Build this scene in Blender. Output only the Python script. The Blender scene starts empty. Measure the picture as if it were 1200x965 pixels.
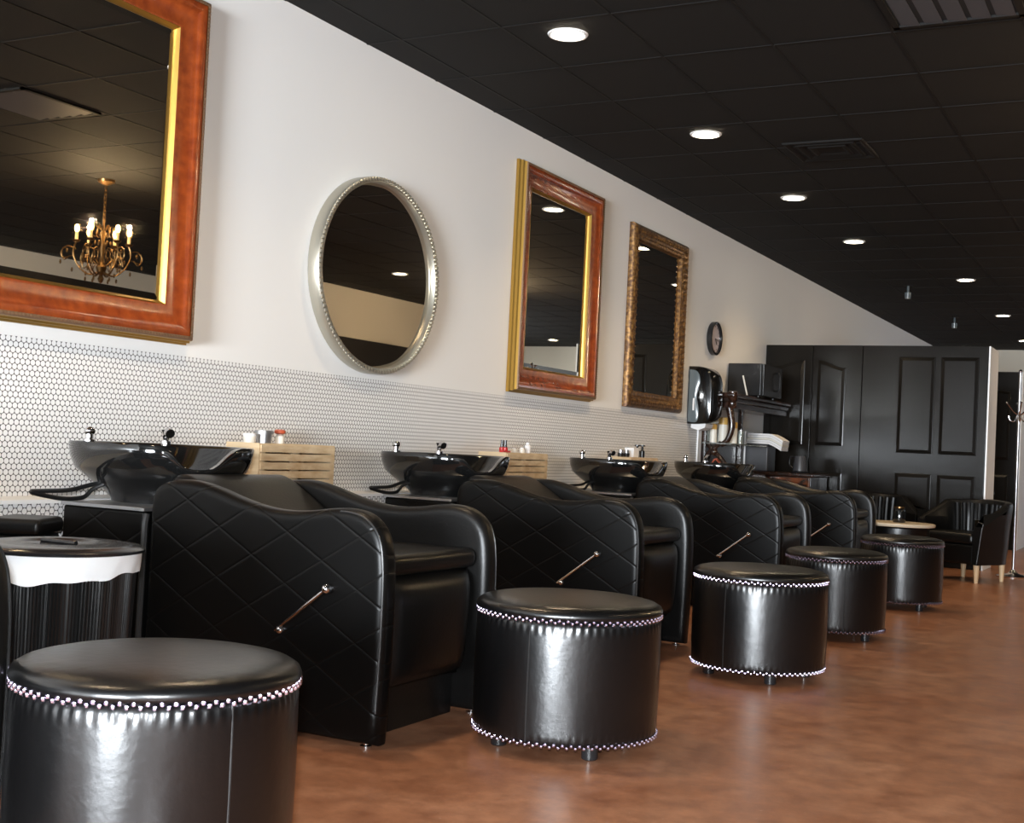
import bpy, bmesh, math, random
from mathutils import Vector, Matrix
PI = math.pi
random.seed(7)
S = bpy.context.scene
COL = S.collection

# ------------------------------------------------------------------ camera
F_PX, YAW, PITCH, ROLL = 1489.9, 0.48574553, 0.02681987, 0.04881444
fw = Vector((-math.sin(YAW)*math.cos(PITCH), math.cos(YAW)*math.cos(PITCH), math.sin(PITCH)))
rt = Vector((math.cos(YAW), math.sin(YAW), 0)); up = rt.cross(fw)
r2 = rt*math.cos(ROLL)+up*math.sin(ROLL); u2 = up*math.cos(ROLL)-rt*math.sin(ROLL)
cam = bpy.data.cameras.new('camera'); cam.sensor_width = 36; cam.lens = F_PX/1200*36; cam.clip_end = 100
camo = bpy.data.objects.new('camera', cam); COL.objects.link(camo)
camo.matrix_world = Matrix(((r2.x, u2.x, -fw.x, 0), (r2.y, u2.y, -fw.y, 0), (r2.z, u2.z, -fw.z, 1.0), (0, 0, 0, 1)))
S.camera = camo

# ------------------------------------------------------------------ world, exposure, daylight
S.view_settings.view_transform = 'Standard'; S.view_settings.look = 'None'
S.view_settings.gamma = 1; S.view_settings.use_curve_mapping = False
S.view_settings.exposure = 0.0
w = bpy.data.worlds.new('world'); S.world = w; w.use_nodes = True
w.node_tree.nodes['Background'].inputs[0].default_value = (0.62, 0.75, 0.95, 1)
w.node_tree.nodes['Background'].inputs[1].default_value = 1.0
WX = -3.95; CZ = 3.125; RX = 4.9; FY = 24.0; BY = -7.5

def area(name, loc, rot, sx, sy, power, color):
    l = bpy.data.lights.new(name, 'AREA'); l.shape = 'RECTANGLE'; l.size = sx; l.size_y = sy
    l.energy = power; l.color = color
    o = bpy.data.objects.new(name, l); COL.objects.link(o); o.location = loc; o.rotation_euler = rot
    return o
# daylight entering through the shop front behind the camera and the side windows
area('daylight_front', (-0.25, BY-0.25, 1.0), (PI/2, 0, 0), 3.0, 1.9, 3000, (0.87, 0.94, 1.0))
area('daylight_side', (RX+0.25, 21.2, 1.4), (PI/2, 0, PI/2), 4.6, 2.2, 150, (0.85, 0.93, 1.0))

# the photographer's flash, just above the lens
area('camera_flash', (0.03, -0.10, 1.14), (PI/2, 0, math.radians(20)), 0.10, 0.06, 185, (0.90, 0.95, 1.0))

# ------------------------------------------------------------------ materials
def mat(name, col, rough=0.5, metal=0.0, bump=None, emit=None, est=1.0, coat=0.0, spec=None, trans=0.0, alpha=1.0, noise=None):
    m = bpy.data.materials.new(name); m.use_nodes = True
    nt = m.node_tree; b = nt.nodes['Principled BSDF']
    b.inputs['Base Color'].default_value = (*col, 1); b.inputs['Roughness'].default_value = rough
    b.inputs['Metallic'].default_value = metal
    if coat: b.inputs['Coat Weight'].default_value = coat; b.inputs['Coat Roughness'].default_value = 0.18 if 'leather' in name else 0.08
    if spec is not None: b.inputs['Specular IOR Level'].default_value = spec
    if trans: b.inputs['Transmission Weight'].default_value = trans
    if alpha < 1: b.inputs['Alpha'].default_value = alpha
    if emit: b.inputs['Emission Color'].default_value = (*emit, 1); b.inputs['Emission Strength'].default_value = est
    if bump:
        sc, st, dist = bump
        tc = nt.nodes.new('ShaderNodeTexCoord'); n = nt.nodes.new('ShaderNodeTexNoise'); bp = nt.nodes.new('ShaderNodeBump')
        n.inputs['Scale'].default_value = sc; n.inputs['Detail'].default_value = 4
        bp.inputs['Strength'].default_value = st; bp.inputs['Distance'].default_value = dist
        nt.links.new(tc.outputs['Object'], n.inputs['Vector']); nt.links.new(n.outputs['Fac'], bp.inputs['Height'])
        nt.links.new(bp.outputs['Normal'], b.inputs['Normal'])
    if noise:
        c2, sc, lo, hi = noise
        tc = nt.nodes.new('ShaderNodeTexCoord'); n = nt.nodes.new('ShaderNodeTexNoise'); r = nt.nodes.new('ShaderNodeValToRGB')
        mp = nt.nodes.new('ShaderNodeMapping'); mp.inputs['Scale'].default_value = sc if isinstance(sc, tuple) else (sc,)*3
        n.inputs['Scale'].default_value = 1; n.inputs['Detail'].default_value = 6
        r.color_ramp.elements[0].position = lo; r.color_ramp.elements[1].position = hi
        r.color_ramp.elements[0].color = (*col, 1); r.color_ramp.elements[1].color = (*c2, 1)
        nt.links.new(tc.outputs['Object'], mp.inputs['Vector']); nt.links.new(mp.outputs['Vector'], n.inputs['Vector'])
        nt.links.new(n.outputs['Fac'], r.inputs['Fac']); nt.links.new(r.outputs['Color'], b.inputs['Base Color'])
    return m

def quilt_mat():
    """black leather with diamond stitching in its own x/z plane"""
    m = mat('quilted_leather', (0.0022, 0.0021, 0.002), 0.36, spec=0.2)
    nt = m.node_tree; b = nt.nodes['Principled BSDF']; L = nt.links.new
    tc = nt.nodes.new('ShaderNodeTexCoord'); sp = nt.nodes.new('ShaderNodeSeparateXYZ'); L(tc.outputs['Object'], sp.inputs[0])
    def M(op, a, bb=None, c=None):
        n = nt.nodes.new('ShaderNodeMath'); n.operation = op
        for i, v in enumerate((a, bb, c)):
            if v is None: continue
            if isinstance(v, (int, float)): n.inputs[i].default_value = v
            else: L(v, n.inputs[i])
        return n.outputs[0]
    hs = []
    for sg, off in ((0.57, -0.02), (-0.60, 0.055)):
        t = M('MULTIPLY_ADD', sp.outputs['X'], sg, sp.outputs['Z']); t = M('ADD', t, off)
        t = M('DIVIDE', t, 0.172); f = M('FRACT', t); f = M('SUBTRACT', f, 0.5); f = M('ABSOLUTE', f)   # .5 at seam
        f = M('SUBTRACT', 0.5, f); f = M('MULTIPLY', f, 20.0); f = M('MINIMUM', f, 1.0); f = M('POWER', f, 0.5)
        hs.append(f)
    h = M('MULTIPLY', hs[0], hs[1])
    nz = nt.nodes.new('ShaderNodeTexNoise'); nz.inputs['Scale'].default_value = 60; nz.inputs['Detail'].default_value = 3
    L(tc.outputs['Object'], nz.inputs['Vector'])
    h = M('MULTIPLY_ADD', nz.outputs['Fac'], 0.04, h)
    bp = nt.nodes.new('ShaderNodeBump'); bp.inputs['Strength'].default_value = 0.45; bp.inputs['Distance'].default_value = 0.004
    L(h, bp.inputs['Height']); L(bp.outputs['Normal'], b.inputs['Normal'])
    return m

def tile_mat(name, swap, pitch=0.0245):
    m = mat(name, (0.8, 0.8, 0.8), 0.3); nt = m.node_tree; b = nt.nodes['Principled BSDF']; L = nt.links.new
    tc = nt.nodes.new('ShaderNodeTexCoord'); sp = nt.nodes.new('ShaderNodeSeparateXYZ'); L(tc.outputs['Object'], sp.inputs[0])
    cb = nt.nodes.new('ShaderNodeCombineXYZ')
    L(sp.outputs['Z' if swap else 'Y'], cb.inputs[0]); L(sp.outputs['Y' if swap else 'Z'], cb.inputs[1])
    def V(op, a, v):
        n = nt.nodes.new('ShaderNodeVectorMath'); n.operation = op; L(a, n.inputs[0])
        if v is not None: n.inputs[1].default_value = v
        return n.outputs[0] if op != 'LENGTH' else n.outputs['Value']
    cell = (pitch, pitch*math.sqrt(3), 1)
    base = V('DIVIDE', cb.outputs[0], cell)
    ds = []
    for off in ((0.5, 0.5, 0), (1.0, 1.0, 0)):
        t = V('ADD', base, off); t = V('FRACTION', t, None); t = V('SUBTRACT', t, (0.5, 0.5, 0)); t = V('MULTIPLY', t, (cell[0], cell[1], 0))
        ds.append(V('LENGTH', t, None))
    mn = nt.nodes.new('ShaderNodeMath'); mn.operation = 'MINIMUM'; L(ds[0], mn.inputs[0]); L(ds[1], mn.inputs[1])
    mr = nt.nodes.new('ShaderNodeMapRange'); mr.inputs['From Min'].default_value = pitch*0.43; mr.inputs['From Max'].default_value = pitch*0.485
    L(mn.outputs[0], mr.inputs['Value'])
    mx = nt.nodes.new('ShaderNodeMix'); mx.data_type = 'RGBA'
    mx.inputs['A'].default_value = (0.80, 0.79, 0.78, 1); mx.inputs['B'].default_value = (0.06, 0.055, 0.055, 1)
    L(mr.outputs['Result'], mx.inputs['Factor']); L(mx.outputs['Result'], b.inputs['Base Color'])
    return m

M = {}
M['leather'] = mat('black_leather', (0.004, 0.0037, 0.0035), 0.36, spec=0.3, bump=(90, 0.25, 0.002))
M['stool_leather'] = mat('stool_leather', (0.002, 0.002, 0.0022), 0.30, spec=0.65, bump=(35, 0.25, 0.003))
M['quilt'] = quilt_mat()
M['piping'] = mat('piping_leather', (0.02, 0.02, 0.02), 0.3)
M['bin_rib'] = mat('black_ribbed_plastic', (0.006, 0.006, 0.006), 0.38)
M['cover'] = mat('gloss_black_cover', (0.004, 0.004, 0.004), 0.12)
M['chrome'] = mat('chrome', (0.75, 0.74, 0.76), 0.12, 1)
M['stud'] = mat('stud_metal', (0.62, 0.54, 0.70), 0.22, 1)
M['ceramic'] = mat('black_ceramic', (0.006, 0.006, 0.006), 0.06, coat=0.6)
M['rubber'] = mat('black_rubber', (0.012, 0.012, 0.012), 0.35)
M['plastic'] = mat('black_plastic', (0.012, 0.012, 0.013), 0.22)
M['wall'] = mat('white_wall_paint', (0.80, 0.79, 0.77), 0.75)
M['wallr'] = mat('cream_wall_paint', (0.70, 0.66, 0.56), 0.8)
M['white'] = mat('white_trim_paint', (0.88, 0.88, 0.88), 0.4)
M['tile_up'] = tile_mat('penny_tile', False); M['tile_lo'] = tile_mat('penny_tile_turned', True)
M['ceil'] = mat('black_ceiling_tile', (0.007, 0.0065, 0.006), 0.8, spec=0.25, bump=(300, 0.4, 0.003))
M['grid'] = mat('black_ceiling_grid', (0.007, 0.0065, 0.006), 0.65, spec=0.2)
M['black_door'] = mat('black_door_paint', (0.009, 0.0078, 0.0066), 0.16, spec=0.15, bump=(8, 0.15, 0.004))
M['panel'] = mat('dark_wall_panelling', (0.02, 0.017, 0.015), 0.4)
M['cherry'] = mat('cherry_wood', (0.16, 0.025, 0.006), 0.25, coat=0.3, noise=((0.28, 0.055, 0.011), (3, 20, 20), 0.3, 0.7))
M['gold'] = mat('gold_leaf', (0.40, 0.235, 0.05), 0.34, 0.85, bump=(60, 0.2, 0.002))
M['bead'] = mat('antique_bead', (0.22, 0.13, 0.075), 0.4, 0.5)
M['antique'] = mat('antique_gold', (0.07, 0.028, 0.008), 0.42, 0.55, noise=((0.27, 0.14, 0.04), 38, 0.42, 0.66))
M['champagne'] = mat('champagne_silver', (0.44, 0.41, 0.34), 0.3, 0.8)
M['mirror'] = mat('mirror_glass', (0.80, 0.76, 0.68), 0.012, 1)
M['wood'] = mat('pale_pine', (0.52, 0.36, 0.20), 0.6, noise=((0.74, 0.60, 0.40), (2, 9, 30), 0.3, 0.7))
M['darkwood'] = mat('dark_wood', (0.035, 0.014, 0.008), 0.25, coat=0.3, noise=((0.012, 0.006, 0.004), 20, 0.4, 0.6))
M['burl'] = mat('burl_wood', (0.20, 0.055, 0.015), 0.25, coat=0.4, noise=((0.03, 0.012, 0.006), 9, 0.4, 0.6))
M['paper'] = mat('white_paper', (0.75, 0.74, 0.74), 0.7)
M['bag'] = mat('white_bin_liner', (0.94, 0.95, 0.95), 0.4)
M['cream'] = mat('cream_top', (0.62, 0.52, 0.38), 0.3)
M['light_leg'] = mat('pale_leg_wood', (0.55, 0.38, 0.22), 0.5)
M['red'] = mat('red_plastic', (0.5, 0.02, 0.02), 0.3)
M['orange'] = mat('orange_plastic', (0.45, 0.08, 0.03), 0.4)
M['yellow'] = mat('yellow_plastic', (0.62, 0.38, 0.10), 0.4)
M['offwhite'] = mat('offwhite_plastic', (0.72, 0.68, 0.60), 0.4)
M['grey'] = mat('dark_grey_plastic', (0.045, 0.045, 0.05), 0.4)
M['smoke'] = mat('smoke_grey_plastic', (0.10, 0.12, 0.13), 0.18)
M['silver'] = mat('brushed_silver', (0.45, 0.45, 0.46), 0.3, 0.9)
M['clock_face'] = mat('clock_face', (0.60, 0.52, 0.54), 0.3)
M['glass'] = mat('clear_glass', (0.75, 0.82, 0.78), 0.05, trans=0.9)
M['bronze'] = mat('bronze', (0.16, 0.09, 0.035), 0.3, 0.9)
M['candle'] = mat('candle_sleeve', (0.75, 0.55, 0.25), 0.5, emit=(1, 0.6, 0.2), est=0.4)
M['bulb'] = mat('warm_bulb', (1, 0.8, 0.5), 0.4, emit=(1.0, 0.62, 0.22), est=60)
M['lens'] = mat('downlight_lens', (1, 0.95, 0.85), 0.4, emit=(1.0, 0.86, 0.62), est=45)
M['leaf'] = mat('green_leaf', (0.15, 0.35, 0.02), 0.5)
M['vent'] = mat('dark_vent_metal', (0.06, 0.06, 0.065), 0.5)
M['vent_dark'] = mat('vent_duct_black', (0.008, 0.008, 0.008), 0.7)

def floor_mat():
    m = mat('stained_concrete', (0.2, 0.1, 0.06), 0.3); nt = m.node_tree; b = nt.nodes['Principled BSDF']; L = nt.links.new
    tc = nt.nodes.new('ShaderNodeTexCoord')
    n1 = nt.nodes.new('ShaderNodeTexNoise'); n1.inputs['Scale'].default_value = 1.3; n1.inputs['Detail'].default_value = 8; n1.inputs['Roughness'].default_value = 0.65
    n2 = nt.nodes.new('ShaderNodeTexNoise'); n2.inputs['Scale'].default_value = 9; n2.inputs['Detail'].default_value = 8; n2.inputs['Roughness'].default_value = 0.7
    n3 = nt.nodes.new('ShaderNodeTexNoise'); n3.inputs['Scale'].default_value = 55; n3.inputs['Detail'].default_value = 2
    for n in (n1, n2, n3): L(tc.outputs['Object'], n.inputs['Vector'])
    r1 = nt.nodes.new('ShaderNodeValToRGB'); r1.color_ramp.elements[0].position = 0.35; r1.color_ramp.elements[1].position = 0.68
    r1.color_ramp.elements[0].color = (0.31, 0.128, 0.062, 1); r1.color_ramp.elements[1].color = (0.44, 0.225, 0.130, 1)
    r2_ = nt.nodes.new('ShaderNodeValToRGB'); r2_.color_ramp.elements[0].position = 0.35; r2_.color_ramp.elements[1].position = 0.7
    r2_.color_ramp.elements[0].color = (0.7, 0.62, 0.6, 1); r2_.color_ramp.elements[1].color = (1.25, 1.25, 1.25, 1)
    mx = nt.nodes.new('ShaderNodeMix'); mx.data_type = 'RGBA'; mx.blend_type = 'MULTIPLY'; mx.inputs['Factor'].default_value = 1
    L(n1.outputs['Fac'], r1.inputs['Fac']); L(n2.outputs['Fac'], r2_.inputs['Fac']); L(r1.outputs['Color'], mx.inputs['A']); L(r2_.outputs['Color'], mx.inputs['B'])
    r3 = nt.nodes.new('ShaderNodeValToRGB'); r3.color_ramp.elements[0].position = 0.70; r3.color_ramp.elements[1].position = 0.76
    r3.color_ramp.elements[0].color = (0, 0, 0, 1); r3.color_ramp.elements[1].color = (0.5, 0.5, 0.5, 1); L(n3.outputs['Fac'], r3.inputs['Fac'])
    m2 = nt.nodes.new('ShaderNodeMix'); m2.data_type = 'RGBA'; m2.inputs['B'].default_value = (0.45, 0.32, 0.25, 1)
    L(r3.outputs['Color'], m2.inputs['Factor']); L(mx.outputs['Result'], m2.inputs['A']); L(m2.outputs['Result'], b.inputs['Base Color'])
    mr = nt.nodes.new('ShaderNodeMapRange'); mr.inputs['To Min'].default_value = 0.22; mr.inputs['To Max'].default_value = 0.42
    L(n2.outputs['Fac'], mr.inputs['Value']); L(mr.outputs['Result'], b.inputs['Roughness'])
    bp = nt.nodes.new('ShaderNodeBump'); bp.inputs['Strength'].default_value = 0.15; bp.inputs['Distance'].default_value = 0.004
    L(n2.outputs['Fac'], bp.inputs['Height']); L(bp.outputs['Normal'], b.inputs['Normal'])
    return m
M['floor'] = floor_mat()

# ------------------------------------------------------------------ mesh helpers
ROUNDED = []
def obj(name, bm, m, parent=None, smooth=True, angle=40, bevel=None):
    bmesh.ops.recalc_face_normals(bm, faces=bm.faces)
    wn = bm in ROUNDED
    if wn: ROUNDED.remove(bm)
    me = bpy.data.meshes.new(name); bm.to_mesh(me); bm.free()
    if smooth:
        me.polygons.foreach_set('use_smooth', [True]*len(me.polygons))
        me.set_sharp_from_angle(angle=math.radians(angle))
    me.materials.append(M[m] if isinstance(m, str) else m)
    o = bpy.data.objects.new(name, me); COL.objects.link(o)
    if parent is not None: o.parent = parent
    if bevel:
        b = o.modifiers.new('bevel', 'BEVEL'); b.width = bevel[0]; b.segments = bevel[1]; b.limit_method = 'ANGLE'; b.angle_limit = math.radians(50)
        me.polygons.foreach_set('use_smooth', [True]*len(me.polygons)); wn = True
    if wn:
        w_ = o.modifiers.new('weighted_normal', 'WEIGHTED_NORMAL'); w_.keep_sharp = True
    return o
def BM(): return bmesh.new()
def box(bm, x0, x1, y0, y1, z0, z1):
    v = [bm.verts.new(p) for p in ((x0,y0,z0),(x1,y0,z0),(x1,y1,z0),(x0,y1,z0),(x0,y0,z1),(x1,y0,z1),(x1,y1,z1),(x0,y1,z1))]
    for f in ((0,3,2,1),(4,5,6,7),(0,1,5,4),(1,2,6,5),(2,3,7,6),(3,0,4,7)): bm.faces.new([v[i] for i in f])
    return v
def rbox(x0, x1, y0, y1, z0, z1, r=0.02, seg=4):
    bm = BM(); box(bm, x0, x1, y0, y1, z0, z1)
    r = min(r, 0.49*min(x1-x0, y1-y0, z1-z0))
    bmesh.ops.bevel(bm, geom=bm.edges[:], offset=r, segments=seg, profile=0.5, affect='EDGES', clamp_overlap=True)
    ROUNDED.append(bm)
    return bm
def lathe(bm, prof, n=48, cx=0, cy=0, cap=True):
    """prof: list of (r, z) from bottom to top"""
    rings = []
    for r, z in prof:
        if r < 1e-5: rings.append([bm.verts.new((cx, cy, z))])
        else: rings.append([bm.verts.new((cx+r*math.cos(2*PI*i/n), cy+r*math.sin(2*PI*i/n), z)) for i in range(n)])
    for a, b in zip(rings, rings[1:]):
        if len(a) == 1 and len(b) == 1: continue
        for i in range(n):
            j = (i+1) % n
            if len(a) == 1: bm.faces.new((a[0], b[i], b[j]))
            elif len(b) == 1: bm.faces.new((a[i], a[j], b[0]))
            else: bm.faces.new((a[i], a[j], b[j], b[i]))
    if cap:
        if len(rings[0]) > 1: bm.faces.new(rings[0][::-1])
        if len(rings[-1]) > 1: bm.faces.new(rings[-1])
def tube(bm, pts, r, n=8, closed=False, caps=True):
    pts = [Vector(p) for p in pts]; N = len(pts); rings = []
    rs = r if isinstance(r, (list, tuple)) else [r]*N
    prev = None
    for i, p in enumerate(pts):
        if closed: t = (pts[(i+1) % N]-pts[i-1])
        else: t = pts[min(i+1, N-1)]-pts[max(i-1, 0)]
        t.normalize()
        if prev is None:
            a = Vector((0, 0, 1)) if abs(t.z) < 0.9 else Vector((1, 0, 0)); nrm = t.cross(a).normalized()
        else: nrm = (prev-t*prev.dot(t)).normalized()
        prev = nrm; b = t.cross(nrm)
        rings.append([bm.verts.new(p+(nrm*math.cos(2*PI*k/n)+b*math.sin(2*PI*k/n))*rs[i]) for k in range(n)])
    for i in range(N if closed else N-1):
        A = rings[i]; B = rings[(i+1) % N]
        for k in range(n): bm.faces.new((A[k], A[(k+1) % n], B[(k+1) % n], B[k]))
    if caps and not closed: bm.faces.new(rings[0][::-1]); bm.faces.new(rings[-1])
def spline(pts, k=6, closed=False):
    P = [Vector(p) for p in pts]; N = len(P); out = []
    for i in range(N if closed else N-1):
        p0 = P[i-1] if (closed or i > 0) else P[0]; p1 = P[i]; p2 = P[(i+1) % N]; p3 = P[(i+2) % N] if (closed or i+2 < N) else P[-1]
        for j in range(k):
            t = j/k
            out.append(0.5*((2*p1)+(p2-p0)*t+(2*p0-5*p1+4*p2-p3)*t*t+(3*p1-p0-3*p2+p3)*t**3))
    if not closed: out.append(P[-1])
    return out
def sphere(bm, c, r, u=12, v=8, sz=1.0):
    prof = [(max(r*math.sin(PI*i/v), 0 if i in (0, v) else 1e-4), c[2]-r*sz*math.cos(PI*i/v)) for i in range(v+1)]
    lathe(bm, prof, u, c[0], c[1], cap=False)
def prism(outline, axis, a, b):
    """outline: 2-D points; axis 'y': points are (x,z) extruded along y from a to b; 'x': (y,z)"""
    bm = BM()
    def P(p, t): return (p[0], t, p[1]) if axis == 'y' else ((t, p[0], p[1]) if axis == 'x' else (p[0], p[1], t))
    A = [bm.verts.new(P(p, a)) for p in outline]; B = [bm.verts.new(P(p, b)) for p in outline]; n = len(A)
    bm.faces.new(A); bm.faces.new(B[::-1])
    for i in range(n): bm.faces.new((A[i], B[i], B[(i+1) % n], A[(i+1) % n]))
    return bm
def inset_loop(pts, d):
    """offset a closed counter-clockwise 2-D outline inwards"""
    n = len(pts); out = []
    for i in range(n):
        p0 = Vector(pts[i-1]); p1 = Vector(pts[i]); p2 = Vector(pts[(i+1) % n])
        e1 = (p1-p0).normalized(); e2 = (p2-p1).normalized()
        n1 = Vector((-e1.y, e1.x)); n2 = Vector((-e2.y, e2.x)); b = (n1+n2).normalized()
        out.append(tuple(p1+b*d/max(b.dot(n1), 0.5)))
    return out
def loft_outline(outline, prof, place, caps=True):
    """prof: (inset, height) rows; place(u,v,h) -> xyz"""
    bm = BM(); rings = []
    for d, h in prof:
        o = inset_loop(outline, d) if abs(d) > 1e-7 else outline
        rings.append([bm.verts.new(place(p[0], p[1], h)) for p in o])
    n = len(outline)
    for A, B in zip(rings, rings[1:]):
        for i in range(n): bm.faces.new((A[i], A[(i+1) % n], B[(i+1) % n], B[i]))
    if caps: bm.faces.new(rings[0][::-1]); bm.faces.new(rings[-1])
    return bm
def ringstrip(outline, prof, place):
    return loft_outline(outline, prof, place, caps=False)

def tag(o, label, cat=None, group=None, kind=None):
    if label: o['label'] = label
    if cat: o['category'] = cat
    if group: o['group'] = group
    if kind: o['kind'] = kind
    return o
def thing(name, loc, label, cat, group=None, rz=0):
    o = bpy.data.objects.new(name, None); COL.objects.link(o); o.empty_display_size = 0.1
    o.location = loc; o.rotation_euler = (0, 0, rz); return tag(o, label, cat, group)
def copy_tree(o, parent=None):
    c = o.copy(); COL.objects.link(c)
    if parent is not None: c.parent = parent
    for ch in list(o.children): copy_tree(ch, c)
    return c
def struct(name, bm, m, parent=None, label=None, smooth=False, bevel=None):
    o = obj(name, bm, m, parent, smooth, bevel=bevel); o['kind'] = 'structure'
    if label: o['label'] = label
    return o

# ------------------------------------------------------------------ room shell
def slab(*a):
    bm = BM(); box(bm, *a); return bm
struct('floor', slab(WX-0.2, RX+0.2, BY-0.2, FY+0.2, -0.1, 0), 'floor', label='brown stained polished concrete floor')
ceil = struct('ceiling', slab(WX-0.2, RX+0.2, BY-0.2, FY+0.2, CZ, CZ+0.1), 'ceil', label='black suspended tile ceiling')
bm = BM()
x = -3.73
while x < RX:
    box(bm, x-0.007, x+0.007, BY, FY, CZ-0.003, CZ+0.002); x += 0.602
y = 6.32-0.715*19
while y < FY:
    if y > BY: box(bm, WX, RX, y-0.007, y+0.007, CZ-0.0035, CZ+0.002)
    y += 0.715
struct('ceiling_grid', bm, 'grid', ceil)
wl = struct('wall_left', slab(WX-0.15, WX, BY-0.2, FY+0.2, 0, CZ), 'wall', label='long white wall carrying the mirrors')
TEND = 11.13; LZ = 0.715; TZ = 1.325
struct('tile_band', slab(WX, WX+0.008, BY, TEND, LZ, TZ), 'tile_up', wl)
ld = struct('trim_1', slab(WX, WX+0.225, BY, TEND, 0, LZ-0.014), 'tile_lo', label='low tiled ledge running along the foot of the left wall')
struct('ledge_top', slab(WX, WX+0.23, BY, TEND, LZ-0.014, LZ), 'white', ld)
struct('trim_2', slab(WX, WX+0.02, TEND, TEND+0.085, 0, TZ), 'white', label='white upright board closing the end of the tile band')
struct('wall_far', slab(WX, RX, FY, FY+0.15, 0, CZ), 'wallr', label='cream far end wall')
struct('wall_far_panelling', slab(WX, RX, FY-0.05, FY, 0, 2.5), 'panel', label='dark panelling along the far end wall')
# right wall with three side windows
bm = BM(); WY0, WY1, WZ0, WZ1 = 18.9, 23.5, 0.4, 2.35
box(bm, RX, RX+0.15, BY-0.2, WY0, 0, CZ); box(bm, RX, RX+0.15, WY1, FY+0.2, 0, CZ)
box(bm, RX, RX+0.15, WY0, WY1, 0, WZ0); box(bm, RX, RX+0.15, WY0, WY1, WZ1, CZ)
wr = struct('wall_right', bm, 'wallr', label='cream wall on the right')
bm = BM(); box(bm, RX-0.05, RX, BY, WY0, 0, 2.5); box(bm, RX-0.05, RX, WY1, FY, 0, 2.5)
struct('dark_panelling', bm, 'panel', wr)
for k in range(3):
    y0 = WY0+k*(WY1-WY0)/3; y1 = y0+(WY1-WY0)/3
    bm = BM(); box(bm, RX+0.02, RX+0.08, y0, y0+0.06, WZ0, WZ1); box(bm, RX+0.02, RX+0.08, y1-0.06, y1, WZ0, WZ1)
    box(bm, RX+0.02, RX+0.08, y0, y1, WZ0, WZ0+0.06); box(bm, RX+0.02, RX+0.08, y0, y1, WZ1-0.06, WZ1)
    wd = struct('window_%d' % (k+1), bm, 'plastic')
struct('wall_stub', slab(2.7, 2.82, 13.3, 17.2, 2.42, CZ), 'wallr', label='cream bulkhead wall across the room, seen in the round mirror')
struct('wall_stub_panelling', slab(2.68, 2.84, 13.3, 17.2, 0, 2.42), 'panel')
# front wall behind the camera, with the glazed shop entrance
SX0, SX1, SZ1 = -1.9, 1.4, 2.1
bm = BM(); box(bm, WX, SX0, BY-0.15, BY, 0, CZ); box(bm, SX1, RX, BY-0.15, BY, 0, CZ); box(bm, SX0, SX1, BY-0.15, BY, SZ1, CZ)
struct('wall_front', bm, 'panel')
bm = BM(); box(bm, SX0, SX0+0.05, BY-0.1, BY-0.04, 0, SZ1); box(bm, SX1-0.05, SX1, BY-0.1, BY-0.04, 0, SZ1)
box(bm, SX0, SX1, BY-0.1, BY-0.04, SZ1-0.05, SZ1); box(bm, SX0, SX1, BY-0.1, BY-0.04, 0, 0.05)
struct('window_4', bm, 'plastic')

# ------------------------------------------------------------------ partitions and panelled doors
def moulding(name, outline, parent, y, m='black_door'):
    """raised moulding round a door panel on a face looking towards -y; outline (x,z) counter-clockwise"""
    bm = loft_outline(outline, [(0, 0.0), (0.003, 0.005), (0.008, 0.006), (0.036, 0.020)],
                      lambda u, v, h: (u, y-h, v), caps=False)
    inner = inset_loop(outline, 0.036)
    vs = [bm.verts.new((p[0], y-0.020, p[1])) for p in inner]; bm.faces.new(vs)
    return struct(name, bm, m, parent)
def rect(x0, x1, z0, z1): return [(x0, z0), (x1, z0), (x1, z1), (x0, z1)]
def arch(x0, x1, z0, z1, rise, side):
    """top rises towards side ('r' or 'l') in a soft S"""
    pts = [(x0, z0), (x1, z0)]
    n = 12; top = []
    for i in range(n+1):
        t = i/n; s = 0.5-0.5*math.cos(PI*t); top.append((x0+(x1-x0)*t, z1-rise+rise*(s if side == 'r' else 1-s)))
    return pts+top[::-1]
PY = 13.2; PH = 2.205
wp = struct('wall_partition', slab(WX, -1.705, PY+0.045, PY+0.62, 0, PH), 'black_door', label='tall black partition across the back of the wash area', bevel=(0.003, 2))
struct('end_board', slab(-1.705, -1.69, PY+0.01, PY+0.62, 0, PH), 'white', wp)
d1 = struct('door_1', slab(-2.925, -1.71, PY, PY+0.045, 0.01, PH), 'black_door', label='black panelled door at the right of the partition', bevel=(0.004, 2))
for x0, x1 in ((-2.56, -2.205), (-2.15, -1.79)):
    for z0, z1 in ((1.12, 2.09), (0.22, 0.915)):
        moulding('door_panel', rect(x0, x1, z0, z1), d1, PY)
for k, (x0, x1, sd) in enumerate(((-3.945, -3.445, 'r'), (-3.440, -2.93, 'l'))):
    d = struct('door_%d' % (k+2), slab(x0, x1, PY, PY+0.045, 0.01, PH), 'black_door', label='black arched-panel leaf of the pair beside the left wall', bevel=(0.004, 2))
    a, b = (x0+0.06, x1-0.075) if k == 0 else (x0+0.055, x1-0.165)
    moulding('door_panel', arch(a, b, 1.16, 2.05, 0.08, sd), d, PY)
    moulding('door_panel', rect(a, b, 0.22, 0.88), d, PY)
P2 = 17.0
wq = struct('wall_partition_far', slab(WX, -1.80, P2+0.045, P2+0.9, 0, 2.23), 'black_door', label='second black partition further back')
struct('end_board', slab(-1.80, -1.785, P2, P2+0.9, 0, 2.23), 'white', wq)
d4 = struct('door_4', slab(-2.45, -1.80, P2, P2+0.045, 0.01, 2.23), 'black_door', label='dark arched-panel door beyond the partition end', bevel=(0.004, 2))
moulding('door_panel', arch(-2.35, -1.915, 1.12, 2.07, 0.09, 'l'), d4, P2)
moulding('door_panel', rect(-2.35, -1.915, 0.2, 0.94), d4, P2)

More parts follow.
